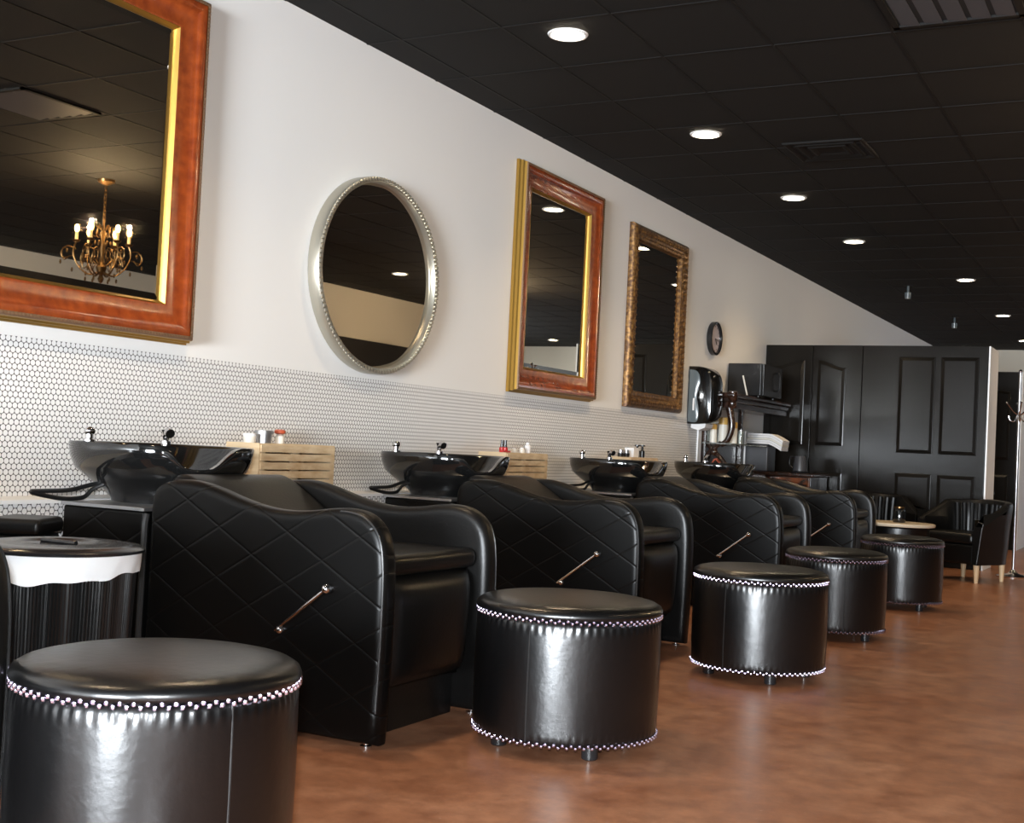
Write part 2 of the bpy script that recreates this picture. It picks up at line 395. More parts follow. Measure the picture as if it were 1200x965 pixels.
# ------------------------------------------------------------------ ceiling fittings
def make_downlight():
    t = thing('recessed_downlight', (0, 0, CZ), '', 'ceiling light', 'recessed downlights')
    bm = BM(); lathe(bm, [(0.105, -0.003), (0.100, -0.010), (0.088, -0.011), (0.080, -0.004), (0.078, 0.0)], 40, cap=False)
    obj('trim_ring', bm, 'white', t)
    bm = BM(); lathe(bm, [(0.0, -0.007), (0.07, -0.006), (0.080, -0.003), (0.080, 0.0)], 40, cap=False); obj('lens', bm, 'lens', t)
    return t
dl0 = make_downlight()
SPOTS = [(-2.85, 5.81, 'nearest the camera'), (-2.85, 7.95, 'second nearest the camera'),
         (-2.85, 10.11, 'third nearest the camera'), (-2.85, 12.27, 'fourth nearest the camera'),
         (-2.22, 15.03, 'fifth nearest the camera, straight above the doors'), (-2.24, 18.6, 'sixth and second farthest'),
         (-2.33, 22.24, 'farthest, cut by the right picture edge'), (1.07, 13.6, ''), (3.17, 22.5, ''), (-2.85, 3.66, ''), (1.07, 4.6, ''), (1.07, 10.6, ''), (3.3, 7.6, ''), (3.3, 12.5, ''), (-2.85, 1.5, '')]  # unlabelled ones are out of view, several added to brighten floor and right wall
for i, (x, y, l) in enumerate(SPOTS):
    o = dl0 if i == 0 else copy_tree(dl0)
    o.location = (x, y, CZ); o['label'] = 'lit round ceiling downlight, '+(l or 'out of view, some of these mirrored and some added for light')
    ld_ = bpy.data.lights.new('downlight_lamp', 'SPOT'); ld_.energy = 42; ld_.color = (1.0, 0.73, 0.45)
    ld_.spot_size = math.radians(130); ld_.spot_blend = 0.9; ld_.shadow_soft_size = 0.07
    lo = bpy.data.objects.new('downlight_lamp', ld_); COL.objects.link(lo); lo.location = (0, 0, -0.03); lo.parent = o

t = thing('ceiling_vent', (-1.0, 5.92, CZ), 'slatted grey air vent in the ceiling at the top right corner', 'vent')
bm = BM()
for a in ((-0.3, -0.27, -0.33, 0.33), (0.27, 0.3, -0.33, 0.33), (-0.3, 0.3, -0.33, -0.3), (-0.3, 0.3, 0.3, 0.33)): box(bm, a[0], a[1], a[2], a[3], -0.014, 0)
obj('frame', bm, 'grid', t, False)
bm = BM(); box(bm, -0.27, 0.27, -0.3, 0.3, -0.002, 0.0); obj('duct', bm, 'vent_dark', t, False)
for k in range(5):
    bm = BM(); xx = -0.27+0.54*(k+0.5)/5
    vs = [bm.verts.new(p) for p in ((xx-0.045, -0.3, -0.004), (xx+0.042, -0.3, -0.013), (xx+0.042, 0.3, -0.013), (xx-0.045, 0.3, -0.004),
                                    (xx-0.045, -0.3, -0.007), (xx+0.042, -0.3, -0.016), (xx+0.042, 0.3, -0.016), (xx-0.045, 0.3, -0.007))]
    for f in ((0,3,2,1),(4,5,6,7),(0,1,5,4),(1,2,6,5),(2,3,7,6),(3,0,4,7)): bm.faces.new([vs[i] for i in f])
    obj('slat', bm, 'vent', t, False)
t = thing('ceiling_vent', (-2.18, 8.6, CZ), 'dark square air diffuser in the ceiling between the second and third downlights', 'vent')
for i, r in enumerate((0.27, 0.20, 0.13)):
    bm = ringstrip(rect(-r, r, -r, r), [(0, -0.001), (0.005, -0.012), (0.02, -0.016), (0.045, -0.002)], lambda u, v, h: (u, v, h)); obj('diffuser_ring', bm, 'grid', t, False)
for (x, y, l) in ((-2.92, 15.4, 'nearer small black sprinkler head hanging from the ceiling beyond the doors'), (-2.9, 18.75, 'farther small black sprinkler head hanging from the ceiling')):
    t = thing('sprinkler_head', (x, y, CZ), l, 'sprinkler', 'sprinkler heads')
    bm = BM(); lathe(bm, [(0.0, -0.012), (0.06, -0.012), (0.065, 0)], 20, cap=False); obj('escutcheon', bm, 'grid', t)
    bm = BM(); lathe(bm, [(0.0, -0.16), (0.035, -0.16), (0.04, -0.09), (0.015, -0.08), (0.015, -0.01)], 16, cap=False); obj('head', bm, 'smoke', t)

# ------------------------------------------------------------------ chandelier (seen in the mirrors)
def make_chandelier(loc, label, watts):
    t = thing('chandelier', loc, label, 'chandelier', 'chandeliers')
    bm = BM(); lathe(bm, [(0.0, -0.05), (0.03, -0.045), (0.09, -0.02), (0.095, 0.0)], 24, cap=False); obj('canopy', bm, 'bronze', t)
    bm = BM(); z = -0.05; k = 0
    while z > -0.36:
        pts = [(0.014*math.cos(a) if k % 2 else 0, 0 if k % 2 else 0.014*math.cos(a), z-0.02+0.024*math.sin(a)) for a in [2*PI*j/10 for j in range(10)]]
        tube(bm, pts, 0.004, 5, closed=True); z -= 0.036; k += 1
    obj('chain', bm, 'bronze', t)
    bm = BM(); lathe(bm, [(0.0, -0.90), (0.02, -0.89), (0.035, -0.86), (0.02, -0.83), (0.045, -0.80), (0.06, -0.76), (0.03, -0.72), (0.018, -0.66), (0.03, -0.60), (0.018, -0.54), (0.025, -0.46), (0.012, -0.42), (0.01, -0.35), (0.0, -0.345)], 16, cap=False)
    obj('column', bm, 'bronze', t)
    for k in range(6):
        a = 2*PI*k/6+0.2; ca, sa = math.cos(a), math.sin(a); R = 0.27
        P = lambda pts: [(r*ca, r*sa, z) for r, z in pts]
        bm = BM(); tube(bm, spline(P([(0.03, -0.80), (0.12, -0.83), (0.22, -0.78), (0.29, -0.68), (0.29, -0.60), (0.27, -0.56)]), 5), 0.008, 6)
        tube(bm, spline(P([(0.05, -0.74), (0.14, -0.68), (0.2, -0.72), (0.18, -0.78), (0.14, -0.75)]), 5), 0.005, 6)
        tube(bm, spline(P([(0.02, -0.44), (0.09, -0.40), (0.13, -0.46), (0.08, -0.50), (0.06, -0.46)]), 5), 0.005, 6)
        tube(bm, spline(P([(0.30, -0.68), (0.40, -0.70), (0.40, -0.62), (0.35, -0.63)]), 5), 0.005, 6)
        tube(bm, spline(P([(0.27, -0.62), (0.36, -0.60), (0.42, -0.66), (0.38, -0.72), (0.33, -0.68)]), 5), 0.005, 6)
        tube(bm, spline(P([(0.22, -0.74), (0.18, -0.62), (0.10, -0.60), (0.08, -0.66), (0.12, -0.70)]), 5), 0.005, 6)
        for q in ((0.42, -0.74), (0.30, -0.80), (0.16, -0.87), (0.36, -0.64), (0.08, -0.55)):
            sphere(bm, (q[0]*ca, q[0]*sa, q[1]), 0.012, 6, 4, 1.8)
        lathe(bm, [(0.0, -0.565), (0.03, -0.56), (0.045, -0.54)], 12, R*ca, R*sa, cap=False)
        obj('arm', bm, 'bronze', t)
        bm = BM(); lathe(bm, [(0.017, -0.56), (0.017, -0.47), (0.0, -0.47)], 10, R*ca, R*sa, cap=False); c = obj('candle', bm, 'candle', t)
        bm = BM(); sphere(bm, (R*ca, R*sa, -0.44), 0.022, 8, 6, 1.5); obj('bulb', bm, 'bulb', c)
    for k in range(3):
        a = 2*PI*k/3+0.2
        l = bpy.data.lights.new('candle_flame_lamp', 'POINT'); l.energy = watts/3; l.color = (1, 0.74, 0.44); l.shadow_soft_size = 0.012
        lo = bpy.data.objects.new('candle_flame_lamp', l); COL.objects.link(lo); lo.parent = t; lo.location = (0.27*math.cos(a), 0.27*math.sin(a), -0.39)
    t.scale = (0.8, 0.8, 1)
    return t
make_chandelier((0.43, 8.0, CZ), 'bronze candle chandelier reflected in the large left mirror', 60)
make_chandelier((0.43, 15.2, CZ), 'farther bronze candle chandelier, reflected in the mirror right of the round one', 75)

# ------------------------------------------------------------------ mirrors
def frame_part(name, y0, y1, z0, z1, prof, m, parent):
    """prof rows (inset from outer edge, height off the wall); local y across, z up"""
    bm = ringstrip(rect(y0, y1, z0, z1), prof, lambda u, v, h: (h, u, v))
    return obj(name, bm, m, parent, True, 35)
def bead_row(name, y0, y1, z0, z1, inset, h, r, step, m, parent):
    bm = BM(); y0 += inset; y1 -= inset; z0 += inset; z1 -= inset
    def put(y, z):
        c = Vector((h, y, z)); vs = [bm.verts.new(c+Vector(d)*r) for d in ((1,0,0),(0,1,0),(0,0,1),(0,-1,0),(0,0,-1))]
        for i in range(4): bm.faces.new((vs[0], vs[1+i], vs[1+(i+1) % 4]))
    n = int((y1-y0)/step)
    for i in range(n): yy = y0+(i+0.5)*(y1-y0)/n; put(yy, z0); put(yy, z1)
    n = int((z1-z0)/step)
    for i in range(n): zz = z0+(i+0.5)*(z1-z0)/n; put(y0, zz); put(y1, zz)
    return obj(name, bm, m, parent, True, 80)
def glass_part(y0, y1, z0, z1, u, h, parent):
    bm = loft_outline(rect(y0, y1, z0, z1), [(u-0.01, h-0.006), (u+0.001, h-0.002), (u+0.028, h)], lambda a, b, c: (c, a, b), caps=False)
    vs = [bm.verts.new((h, p[0], p[1])) for p in inset_loop(rect(y0, y1, z0, z1), u+0.028)]; bm.faces.new(vs)
    return obj('mirror_glass', bm, 'mirror', parent, False)
def cherry_mirror(yc, wd, z0, z1, label):
    t = thing('framed_mirror', (WX, yc, z0), label, 'mirror', 'rectangular wall mirrors')
    a = (-wd/2, wd/2, 0, z1-z0)
    frame_part('gilded_side', *a, [(0, 0.001), (0.0, 0.022), (0.008, 0.03), (0.008, 0.048), (0.016, 0.056), (0.018, 0.072)], 'gold', t)
    frame_part('rope_ground', *a, [(0.018, 0.072), (0.022, 0.078), (0.036, 0.078)], 'bead', t)
    bead_row('rope_trim', *a, 0.029, 0.078, 0.0085, 0.017, 'bead', t)
    frame_part('cherry_moulding', *a, [(0.036, 0.074), (0.045, 0.075), (0.058, 0.073), (0.070, 0.066), (0.085, 0.054), (0.105, 0.045), (0.13, 0.040), (0.152, 0.042), (0.162, 0.038)], 'cherry', t)
    frame_part('gilded_inner_trim', *a, [(0.162, 0.038), (0.165, 0.040), (0.170, 0.032), (0.174, 0.026), (0.178, 0.014)], 'gold', t)
    glass_part(*a, 0.178, 0.016, t)
    return t
cherry_mirror(3.45, 1.72, 1.375, 2.915, 'large cherry wood and gilt framed mirror at the top left, a chandelier reflected in it')
cherry_mirror(8.03, 1.31, 1.355, 2.90, 'cherry red framed mirror with a broad gold left side, hanging right of the round mirror')
t = thing('framed_mirror', (WX, 9.98, 1.355), 'narrow ornate antique gold framed mirror beside the paper towel dispenser', 'mirror', 'rectangular wall mirrors')
a = (-0.64, 0.60, 0, 1.478)
frame_part('carved_frame', *a, [(0, 0.001), (0.0, 0.03), (0.012, 0.05), (0.03, 0.062), (0.05, 0.058), (0.075, 0.045), (0.10, 0.038), (0.115, 0.036)], 'antique', t)
bead_row('carved_relief', *a, 0.055, 0.054, 0.022, 0.05, 'antique', t)
bead_row('carved_bead', *a, 0.092, 0.04, 0.010, 0.022, 'antique', t)
frame_part('gilded_inner_trim', *a, [(0.115, 0.036), (0.122, 0.038), (0.135, 0.014)], 'antique', t)
glass_part(*a, 0.135, 0.016, t)
# round mirror
t = thing('round_mirror', (WX, 5.765, 1.888), 'round mirror in a deep champagne silver drum frame edged with beads', 'mirror')
def ringx(prof, n=96, cap=False):
    bm = BM(); lathe(bm, prof, n, cap=cap)
    bmesh.ops.transform(bm, matrix=Matrix.Rotation(PI/2, 4, 'Y'), verts=bm.verts); return bm
RR = 0.535
obj('drum_frame', ringx([(RR-0.01, 0.001), (RR, 0.004), (RR, 0.082), (RR-0.004, 0.088), (RR-0.03, 0.090), (RR-0.034, 0.084), (RR-0.034, 0.04)]), 'champagne', t)
bm = BM()
for k in range(130):
    aa = 2*PI*k/130; sphere(bm, (0.092, (RR-0.012)*math.cos(aa), (RR-0.012)*math.sin(aa)), 0.0115, 6, 4)
obj('bead_trim', bm, 'champagne', t)
obj('mirror_glass', ringx([(RR-0.034, 0.046), (RR-0.05, 0.049), (0.0, 0.049)]), 'mirror', t, False)
t.scale = (0.8, 1.09, 1)

# wall clock
t = thing('wall_clock', (WX, 11.44, 2.1), 'small round wall clock with black rim on the white wall above the towel dispenser', 'clock')
obj('rim', ringx([(0.150, 0.001), (0.158, 0.01), (0.158, 0.05), (0.150, 0.056), (0.136, 0.05), (0.134, 0.03)], 48), 'plastic', t)
obj('dial', ringx([(0.136, 0.028), (0.136, 0.03), (0.0, 0.03)], 48), 'clock_face', t)
bm = BM()
for k in range(12):
    aa = PI*k/6; tube(bm, [(0.032, 0.108*math.sin(aa), 0.108*math.cos(aa)), (0.032, 0.124*math.sin(aa), 0.124*math.cos(aa))], 0.0022, 5)
obj('hour_marks', bm, 'plastic', t)
for L_, aa, r in ((0.07, math.radians(140), 0.004), (0.10, math.radians(100), 0.0028)):
    bm = BM(); tube(bm, [(0.036, 0, 0), (0.036, L_*math.sin(aa), L_*math.cos(aa))], r, 6); obj('hand', bm, 'plastic', t)

# ------------------------------------------------------------------ shampoo chairs with basins
PROF = spline([(-0.262, 0.10), (-0.262, 0.40), (-0.263, 0.66), (-0.260, 0.745), (-0.240, 0.792), (-0.19, 0.815), (-0.12, 0.823), (-0.05, 0.819), (0.04, 0.800), (0.14, 0.772), (0.24, 0.752),
        (0.34, 0.745), (0.44, 0.752), (0.53, 0.765), (0.60, 0.767), (0.66, 0.755), (0.708, 0.722), (0.738, 0.672), (0.752, 0.60), (0.757, 0.50), (0.757, 0.30), (0.752, 0.12)], 4)
PROF = [tuple((p.x, p.y)) for p in [Vector((q[0], q[1])) for q in PROF]]
OUT = [(-0.262, 0.015), ]+PROF+[(0.748, 0.015)]
def cushion_panel(y0, y1, bulge=0.0):
    """panel with the arm outline, its rims rounded"""
    o = OUT[::-1]                                   # make it counter-clockwise in (x, z)
    A = sum(o[i-1][0]*o[i][1]-o[i][0]*o[i-1][1] for i in range(len(o)))
    if A < 0: o = o[::-1]
    w_ = y1-y0; r = 0.030; prof = [(r+0.012, 0.0)]
    for k in range(6):
        t = k/5*PI/2; prof.append((r*(1-math.sin(t)), r*(1-math.cos(t))))
    prof += [(r*(1-math.cos(t)), w_-r*(1-math.sin(t))) for t in [j/5*PI/2 for j in range(6)]]
    prof.append((r+0.012, w_))
    return loft_outline(o, prof, lambda u, v, h: (u, y0+h, v))
def superell(cx, cy, a, b, n, k):
    t = 2*PI*k/n; c, s = math.cos(t), math.sin(t); e = 2/2.5
    return cx+a*math.copysign(abs(c)**e, c), cy+b*math.copysign(abs(s)**e, s), t
def make_chair():
    t = thing('shampoo_chair', (-3.0, 0, 0), '', 'salon chair', 'backwash chairs along the left wall')
    for s in (-1, 1):
        y0, y1 = (-0.385, -0.30) if s < 0 else (0.30, 0.385)
        p = obj('side_panel', cushion_panel(y0, y1), 'quilt' if s < 0 else 'leather', t, True, 60)
        bm = BM(); yy = s*0.380
        ins = inset_loop(OUT[::-1], 0.010) if True else OUT
        tube(bm, [(q[0], yy, q[1]) for q in ins if q[0] > 0.55 and q[1] > 0.03 and q[1] < 0.76], 0.0035, 6); obj('piping', bm, 'piping', p)
        if s < 0:
            bm = BM(); A = Vector((0.345, -0.405, 0.347)); B = Vector((0.552, -0.415, 0.504))
            tube(bm, [A, B], 0.0065, 8); obj('recline_rod', bm, 'chrome', p)
            bm = BM(); sphere(bm, B, 0.017, 14, 10); tube(bm, [B+Vector((0, 0.035, 0)), B], 0.008, 8); obj('rod_knob', bm, 'chrome', p)
            bm = BM(); C_ = A+Vector((0.02, 0.0, 0.003)); sphere(bm, C_, 0.014, 14, 10); tube(bm, [C_+Vector((0, 0.03, 0)), C_], 0.007, 8); obj('rod_knob', bm, 'chrome', p)
    obj('seat', rbox(-0.05, 0.712, -0.298, 0.298, 0.545, 0.615, 0.028, 5), 'leather', t, True, 60)
    # leg rest, a padded flap in front of the base
    bm = BM(); nx, nz = 14, 14; g = []
    for i in range(nx+1):
        row = []
        for j in range(nz+1):
            u = i/nx*2-1; v = j/nz*2-1
            pu = max(0.0, 1-abs(u)**5)*max(0.0, 1-abs(v)**5)
            half = 0.293-(0.012*(1-v)/2)
            row.append(bm.verts.new((0.668+0.068*pu**0.5-0.012*(1-v)/2, u*half, 0.355+v*0.195-0.006*abs(u)**6)))
        g.append(row)
    for i in range(nx):
        for j in range(nz): bm.faces.new((g[i][j], g[i+1][j], g[i+1][j+1], g[i][j+1]))
    back = [g[0][j] for j in range(nz+1)]+[g[i][nz] for i in range(1, nx+1)]+[g[nx][j] for j in range(nz-1, -1, -1)]+[g[i][0] for i in range(nx-1, 0, -1)]
    bk = [bm.verts.new((0.64, v.co.y, v.co.z)) for v in back]; n = len(back)
    for i in range(n): bm.faces.new((back[i], back[(i+1) % n], bk[(i+1) % n], bk[i]))
    bm.faces.new(bk)
    obj('leg_rest', bm, 'leather', t, True, 70)
    obj('base', rbox(-0.25, 0.63, -0.299, 0.299, 0.0, 0.54, 0.006, 2), 'leather', t)
    # reclined back between the arms
    pr = spline([(0.24, 0.58), (0.18, 0.63), (0.06, 0.70), (-0.06, 0.775), (-0.15, 0.825), (-0.21, 0.838), (-0.25, 0.82), (-0.26, 0.76), (-0.24, 0.60)], 5)
    ol = [(p.x, p.y) for p in [Vector((q[0], q[1])) for q in pr]]
    A = sum(ol[i-1][0]*ol[i][1]-ol[i][0]*ol[i-1][1] for i in range(len(ol)))
    if A < 0: ol = ol[::-1]
    r = 0.03; wd = 0.596; prf = [(r*(1-math.sin(k/5*PI/2)), r*(1-math.cos(k/5*PI/2))) for k in range(6)]+[(r*(1-math.cos(k/5*PI/2)), wd-r*(1-math.sin(k/5*PI/2))) for k in range(6)]
    obj('backrest', loft_outline(ol, prf, lambda u, v, h: (u, -0.298+h, v)), 'leather', t, True, 60)
    # rear cabinet that carries the basin
    c = obj('cabinet', rbox(-0.69, -0.285, -0.385, 0.385, 0.012, 0.70, 0.012, 3), 'quilt', t)
    bm = BM(); tube(bm, [(-0.278, -0.383, 0.02), (-0.278, -0.386, 0.30), (-0.278, -0.384, 0.66), (-0.280, -0.375, 0.69)], 0.012, 8); obj('piping', bm, 'piping', c)
    bm = BM(); box(bm, -0.695, -0.28, -0.39, 0.39, 0.70, 0.712); obj('cabinet_top', bm, 'silver', c, False)
    bm = BM(); tube(bm, spline([(-0.385, -0.388, 0.455), (-0.36, -0.412, 0.44), (-0.335, -0.415, 0.42), (-0.34, -0.412, 0.40), (-0.385, -0.388, 0.40)], 4), 0.006, 6); obj('hose_hook', bm, 'grey', c)
    # basin
    cx, cy = -0.535, -0.04; bm = BM(); n = 72; rings = []
    def rimdip(tt):
        d = (tt+PI) % (2*PI)-PI; d += 0.35
        return math.exp(-(d/0.36)**4)
    lay = [(0.17, 0.17, 0.712, 0), (0.175, 0.172, 0.725, 0), (0.205, 0.19, 0.755, 0), (0.262, 0.242, 0.795, 0.05), (0.312, 0.298, 0.84, 0.2), (0.328, 0.316, 0.885, 0.6), (0.335, 0.323, 0.93, 1.0), (0.331, 0.319, 0.938, 1.0),
           (0.310, 0.298, 0.937, 1.0), (0.302, 0.290, 0.925, 1.0), (0.27, 0.26, 0.86, 0.4), (0.20, 0.19, 0.80, 0.1), (0.08, 0.08, 0.775, 0)]
    for a_, b_, z_, dp in lay:
        rg = []
        for k in range(n):
            px, py, tt = superell(cx, cy, a_, b_, n, k)
            rg.append(bm.verts.new((px, py, z_-0.085*dp*rimdip(tt))))
        rings.append(rg)
    for A_, B_ in zip(rings, rings[1:]):
        for k in range(n): bm.faces.new((A_[k], A_[(k+1) % n], B_[(k+1) % n], B_[k]))
    bm.faces.new(rings[0][::-1]); bm.faces.new(rings[-1])
    b = obj('basin', bm, 'ceramic', t, True, 60)
    fx = -0.70
    bm = BM(); lathe(bm, [(0.024, 0.930), (0.024, 0.945), (0.015, 0.95), (0.015, 0.968)], 16, fx-0.03, -0.235); sphere(bm, (fx-0.03, -0.235, 0.978), 0.022, 14, 8, 0.8)
    obj('mixer_tap', bm, 'chrome', b)
    bm = BM(); lathe(bm, [(0.022, 0.930), (0.022, 0.95), (0.013, 0.955), (0.016, 0.985), (0.022, 0.995), (0.0, 0.998)], 16, fx+0.02, 0.13, cap=False)
    tube(bm, spline([(fx+0.02, 0.13, 0.97), (fx+0.04, 0.12, 0.985), (fx+0.06, 0.11, 0.98)], 4), [0.016]*4+[0.02]*5, 10); obj('spray_head', bm, 'chrome', b)
    hp = [(-0.60, -0.20, 0.79), (-0.655, -0.27, 0.776), (-0.66, -0.38, 0.755), (-0.66, -0.50, 0.752), (-0.66, -0.565, 0.750), (-0.66, -0.50, 0.735), (-0.66, -0.40, 0.722), (-0.66, -0.315, 0.727), (-0.65, -0.275, 0.76), (-0.60, -0.21, 0.80)]
    bm = BM(); tube(bm, spline(hp, 6), 0.0085, 8); obj('hose', bm, 'rubber', b)
    for fx_, fy_ in ((0.69, -0.345), (0.69, 0.345), (-0.22, -0.345), (-0.22, 0.345)):
        bm = BM(); lathe(bm, [(0.02, 0.0), (0.02, 0.006), (0.009, 0.008), (0.009, 0.03)], 14, fx_, fy_); obj('foot', bm, 'chrome', t)
    return t
ch0 = make_chair()
CH = [(1.615, 'black wash chair cut off by the left picture edge, beside the white lined bin'),
      (3.82, 'black quilted wash chair with basin, largest in view, beside the ribbed bin'),
      (5.99, 'black quilted wash chair with basin, second largest, behind the second nearest stool'),
      (8.39, 'black quilted wash chair with basin, third along, behind the middle stool'),
      (10.5, 'black quilted wash chair farthest from the camera, in front of the panelled doors')]
for i, (y, l) in enumerate(CH):
    o = ch0 if i == 0 else copy_tree(ch0)
    o.location = (-3.03 if i == 0 else -3.0, y, 0); o['label'] = l

# ------------------------------------------------------------------ round stools
def make_stool():
    R = 0.302; t = thing('round_stool', (0, 0, 0), '', 'stool', 'round leather stools')
    n = 360; bm = BM(); rings = []
    rows = [(0.0, 0.052, 0), (R-0.012, 0.052, 0), (R-0.003, 0.058, 0.5), (R, 0.070, 0.6), (R+0.001, 0.085, 0.1), (R+0.001, 0.095, 0), (R+0.003, 0.16, 0), (R+0.004, 0.25, 0), (R+0.003, 0.33, 0), (R+0.002, 0.395, 0), (R+0.0015, 0.405, 0.1), (R+0.001, 0.418, 0.6), (R-0.001, 0.430, 1), (R-0.004, 0.442, 0.7), (R-0.012, 0.448, 0)]
    for r, z, wv in rows:
        if r == 0: rings.append([bm.verts.new((0, 0, z))]); continue
        rings.append([bm.verts.new(((r+wv*0.0016*math.cos(72*2*PI*k/n))*math.cos(2*PI*k/n), (r+wv*0.0016*math.cos(72*2*PI*k/n))*math.sin(2*PI*k/n), z)) for k in range(n)])
    for A, B in zip(rings, rings[1:]):
        for k in range(n):
            j = (k+1) % n
            if len(A) == 1: bm.faces.new((A[0], B[j], B[k]))
            else: bm.faces.new((A[k], A[j], B[j], B[k]))
    obj('body', bm, 'stool_leather', t, True, 60)
    bm = BM(); lathe(bm, [(R-0.02, 0.444), (R-0.004, 0.447), (R+0.005, 0.457), (R+0.006, 0.466), (R+0.001, 0.477), (R-0.015, 0.487), (R-0.045, 0.494), (R-0.09, 0.498), (0.16, 0.501), (0.08, 0.502), (0.0, 0.503)], 96, cap=False)
    obj('cushion', bm, 'stool_leather', t, True, 60)
    for z0, nm in ((0.448, 'upper_stud_trim'), (0.056, 'lower_stud_trim')):
        bm = BM()
        for k in range(144):
            a = 2*PI*k/144; dz = 0.0035 if k % 2 else -0.0035; sphere(bm, ((R+0.002)*math.cos(a), (R+0.002)*math.sin(a), z0+dz), 0.0062, 6, 4)
        obj('stud_trim', bm, 'stud', t)
    for k in range(3):
        a = 2*PI*k/3; bm = BM(); tube(bm, [((R+dr)*math.cos(a), (R+dr)*math.sin(a), z) for z, dr in ((0.062, 0.0), (0.16, 0.003), (0.3, 0.0035), (0.40, 0.001), (0.442, -0.002))], 0.0028, 6); obj('seam', bm, 'piping', t)
    for k in range(4):
        a = PI/4+PI/2*k; bm = BM(); lathe(bm, [(0.022, 0.0), (0.026, 0.004), (0.027, 0.052)], 20, 0.225*math.cos(a), 0.225*math.sin(a)); obj('leg', bm, 'plastic', t)
    return t
st0 = make_stool()
STOOLS = [(-1.995, 2.16, 1.02, -18, 'largest, in the bottom left corner of the picture'), (-1.83, 3.955, 1.03, -88, 'second nearest the camera'),
          (-1.70, 5.755, 1.0, -103, 'middle one of the row'), (-1.735, 7.36, 0.93, -66, 'just behind the middle one'),
          (-1.72, 9.23, 0.92, -86, 'farthest, beside the cream topped table')]
for i, (x, y, s, rz, l) in enumerate(STOOLS):
    o = st0 if i == 0 else copy_tree(st0)
    o.location = (x, y, 0); o.scale = (s, s, 1.0); o.rotation_euler = (0, 0, math.radians(rz)); o['label'] = 'round black studded leather stool, '+l

# ------------------------------------------------------------------ waste bin and low box at the left
t = thing('waste_bin', (-2.95, 2.74, 0), 'black ribbed round waste bin with a white liner folded over its rim', 'waste bin')
bm = BM(); n = 600; rings = []
for r, z in ((0.205, 0.0), (0.21, 0.01), (0.225, 0.60)):
    rings.append([bm.verts.new(((r+(0.0012 if (k//2) % 2 else -0.0012)+0.001*math.sin(k*1.7))*math.cos(2*PI*k/n), (r+(0.0012 if (k//2) % 2 else -0.0012)+0.001*math.sin(k*1.7))*math.sin(2*PI*k/n), z)) for k in range(n)])
for A, B in zip(rings, rings[1:]):
    for k in range(n): bm.faces.new((A[k], A[(k+1) % n], B[(k+1) % n], B[k]))
bm.faces.new(rings[0][::-1]); bm.faces.new(rings[-1]); obj('body', bm, 'bin_rib', t, True, 25)
bm = BM(); n = 120; rings = []
for i in range(5):
    rg = []
    for k in range(n):
        a = 2*PI*k/n; zb = 0.558+0.012*math.sin(a*2+0.6)+0.004*math.sin(a*7)+0.003*math.sin(a*13)
        z = 0.625+(zb-0.625)*i/4; r = 0.240-0.001*i+0.002*math.sin(a*17+i)*(i/4)
        rg.append(bm.verts.new((r*math.cos(a), r*math.sin(a), z)))
    rings.append(rg)
for A, B in zip(rings, rings[1:]):
    for k in range(n): bm.faces.new((A[k], A[(k+1) % n], B[(k+1) % n], B[k]))
obj('bin_liner', bm, 'bag', t)
bm = BM(); lathe(bm, [(0.242, 0.624), (0.248, 0.626), (0.249, 0.634), (0.238, 0.641), (0.20, 0.647), (0.12, 0.649), (0.11, 0.643), (0.0, 0.643)], 64, cap=False); l_ = obj('lid', bm, 'plastic', t)
bm = BM(); tube(bm, [(-0.07, 0, 0.648), (0.07, 0, 0.648)], 0.008, 8); obj('lid_handle', bm, 'plastic', l_)

t = thing('storage_box', (-3.53, 3.148, 0), 'low black leather box with a flat lid between the waste bin and the tiled ledge', 'storage box', None, 0.486)
obj('body', rbox(-0.10, 0.07, -0.125, 0.10, 0, 0.615, 0.015, 3), 'leather', t); obj('lid', rbox(-0.11, 0.08, -0.135, 0.11, 0.617, 0.672, 0.02, 4), 'leather', t)

# ------------------------------------------------------------------ slatted crates on the ledge and what stands on them
def make_crate():
    t = thing('slatted_crate', (0, 0, LZ), '', 'crate', 'pale slatted crates on the ledge')
    L_, D, H = 0.57, 0.195, 0.24     # local x: 0 (front) .. -D, y: 0 .. L
    for (x, y) in ((-0.018, 0.0), (-0.018, L_-0.02), (-D, 0.0), (-D, L_-0.02), (-0.034, L_/2-0.02)):
        bm = BM(); box(bm, x, x+0.016, y, y+0.04 if y < 0.4 else y+0.02, 0, H-0.012); obj('post', bm, 'wood', t, False)
    nS = 6; sh = (H-0.006*6)/6
    for k in range(nS):
        z = k*(sh+0.006); bm = BM(); box(bm, 0.0, 0.008, 0.0, L_, z, z+sh-0.001); obj('front_slat', bm, 'wood', t, False)
        bm = BM(); box(bm, -D-0.008, -D, 0.0, L_, z, z+sh-0.001); obj('rear_slat', bm, 'wood', t, False)
    bm = BM(); box(bm, -D, 0.0, -0.008, 0.0, 0, H); obj('end_board', bm, 'wood', t, False)
    bm = BM(); box(bm, -D, 0.0, L_, L_+0.008, 0, H); obj('end_board', bm, 'wood', t, False)
    bm = BM(); box(bm, -D, 0.0, 0.0, L_, H-0.011, H); obj('top_board', bm, 'wood', t, False)
    return t
cr0 = make_crate()
CR = [(4.63, 'pale wooden slatted crate right of the nearest basin'), (7.04, 'pale wooden slatted crate right of the second basin, below the cherry framed mirror'), (9.06, 'pale wooden slatted crate mostly hidden behind the third basin')]
for i, (y, l) in enumerate(CR):
    o = cr0 if i == 0 else copy_tree(cr0)
    o.location = (WX+0.2105, y, LZ); o['label'] = l
CT = LZ+0.24
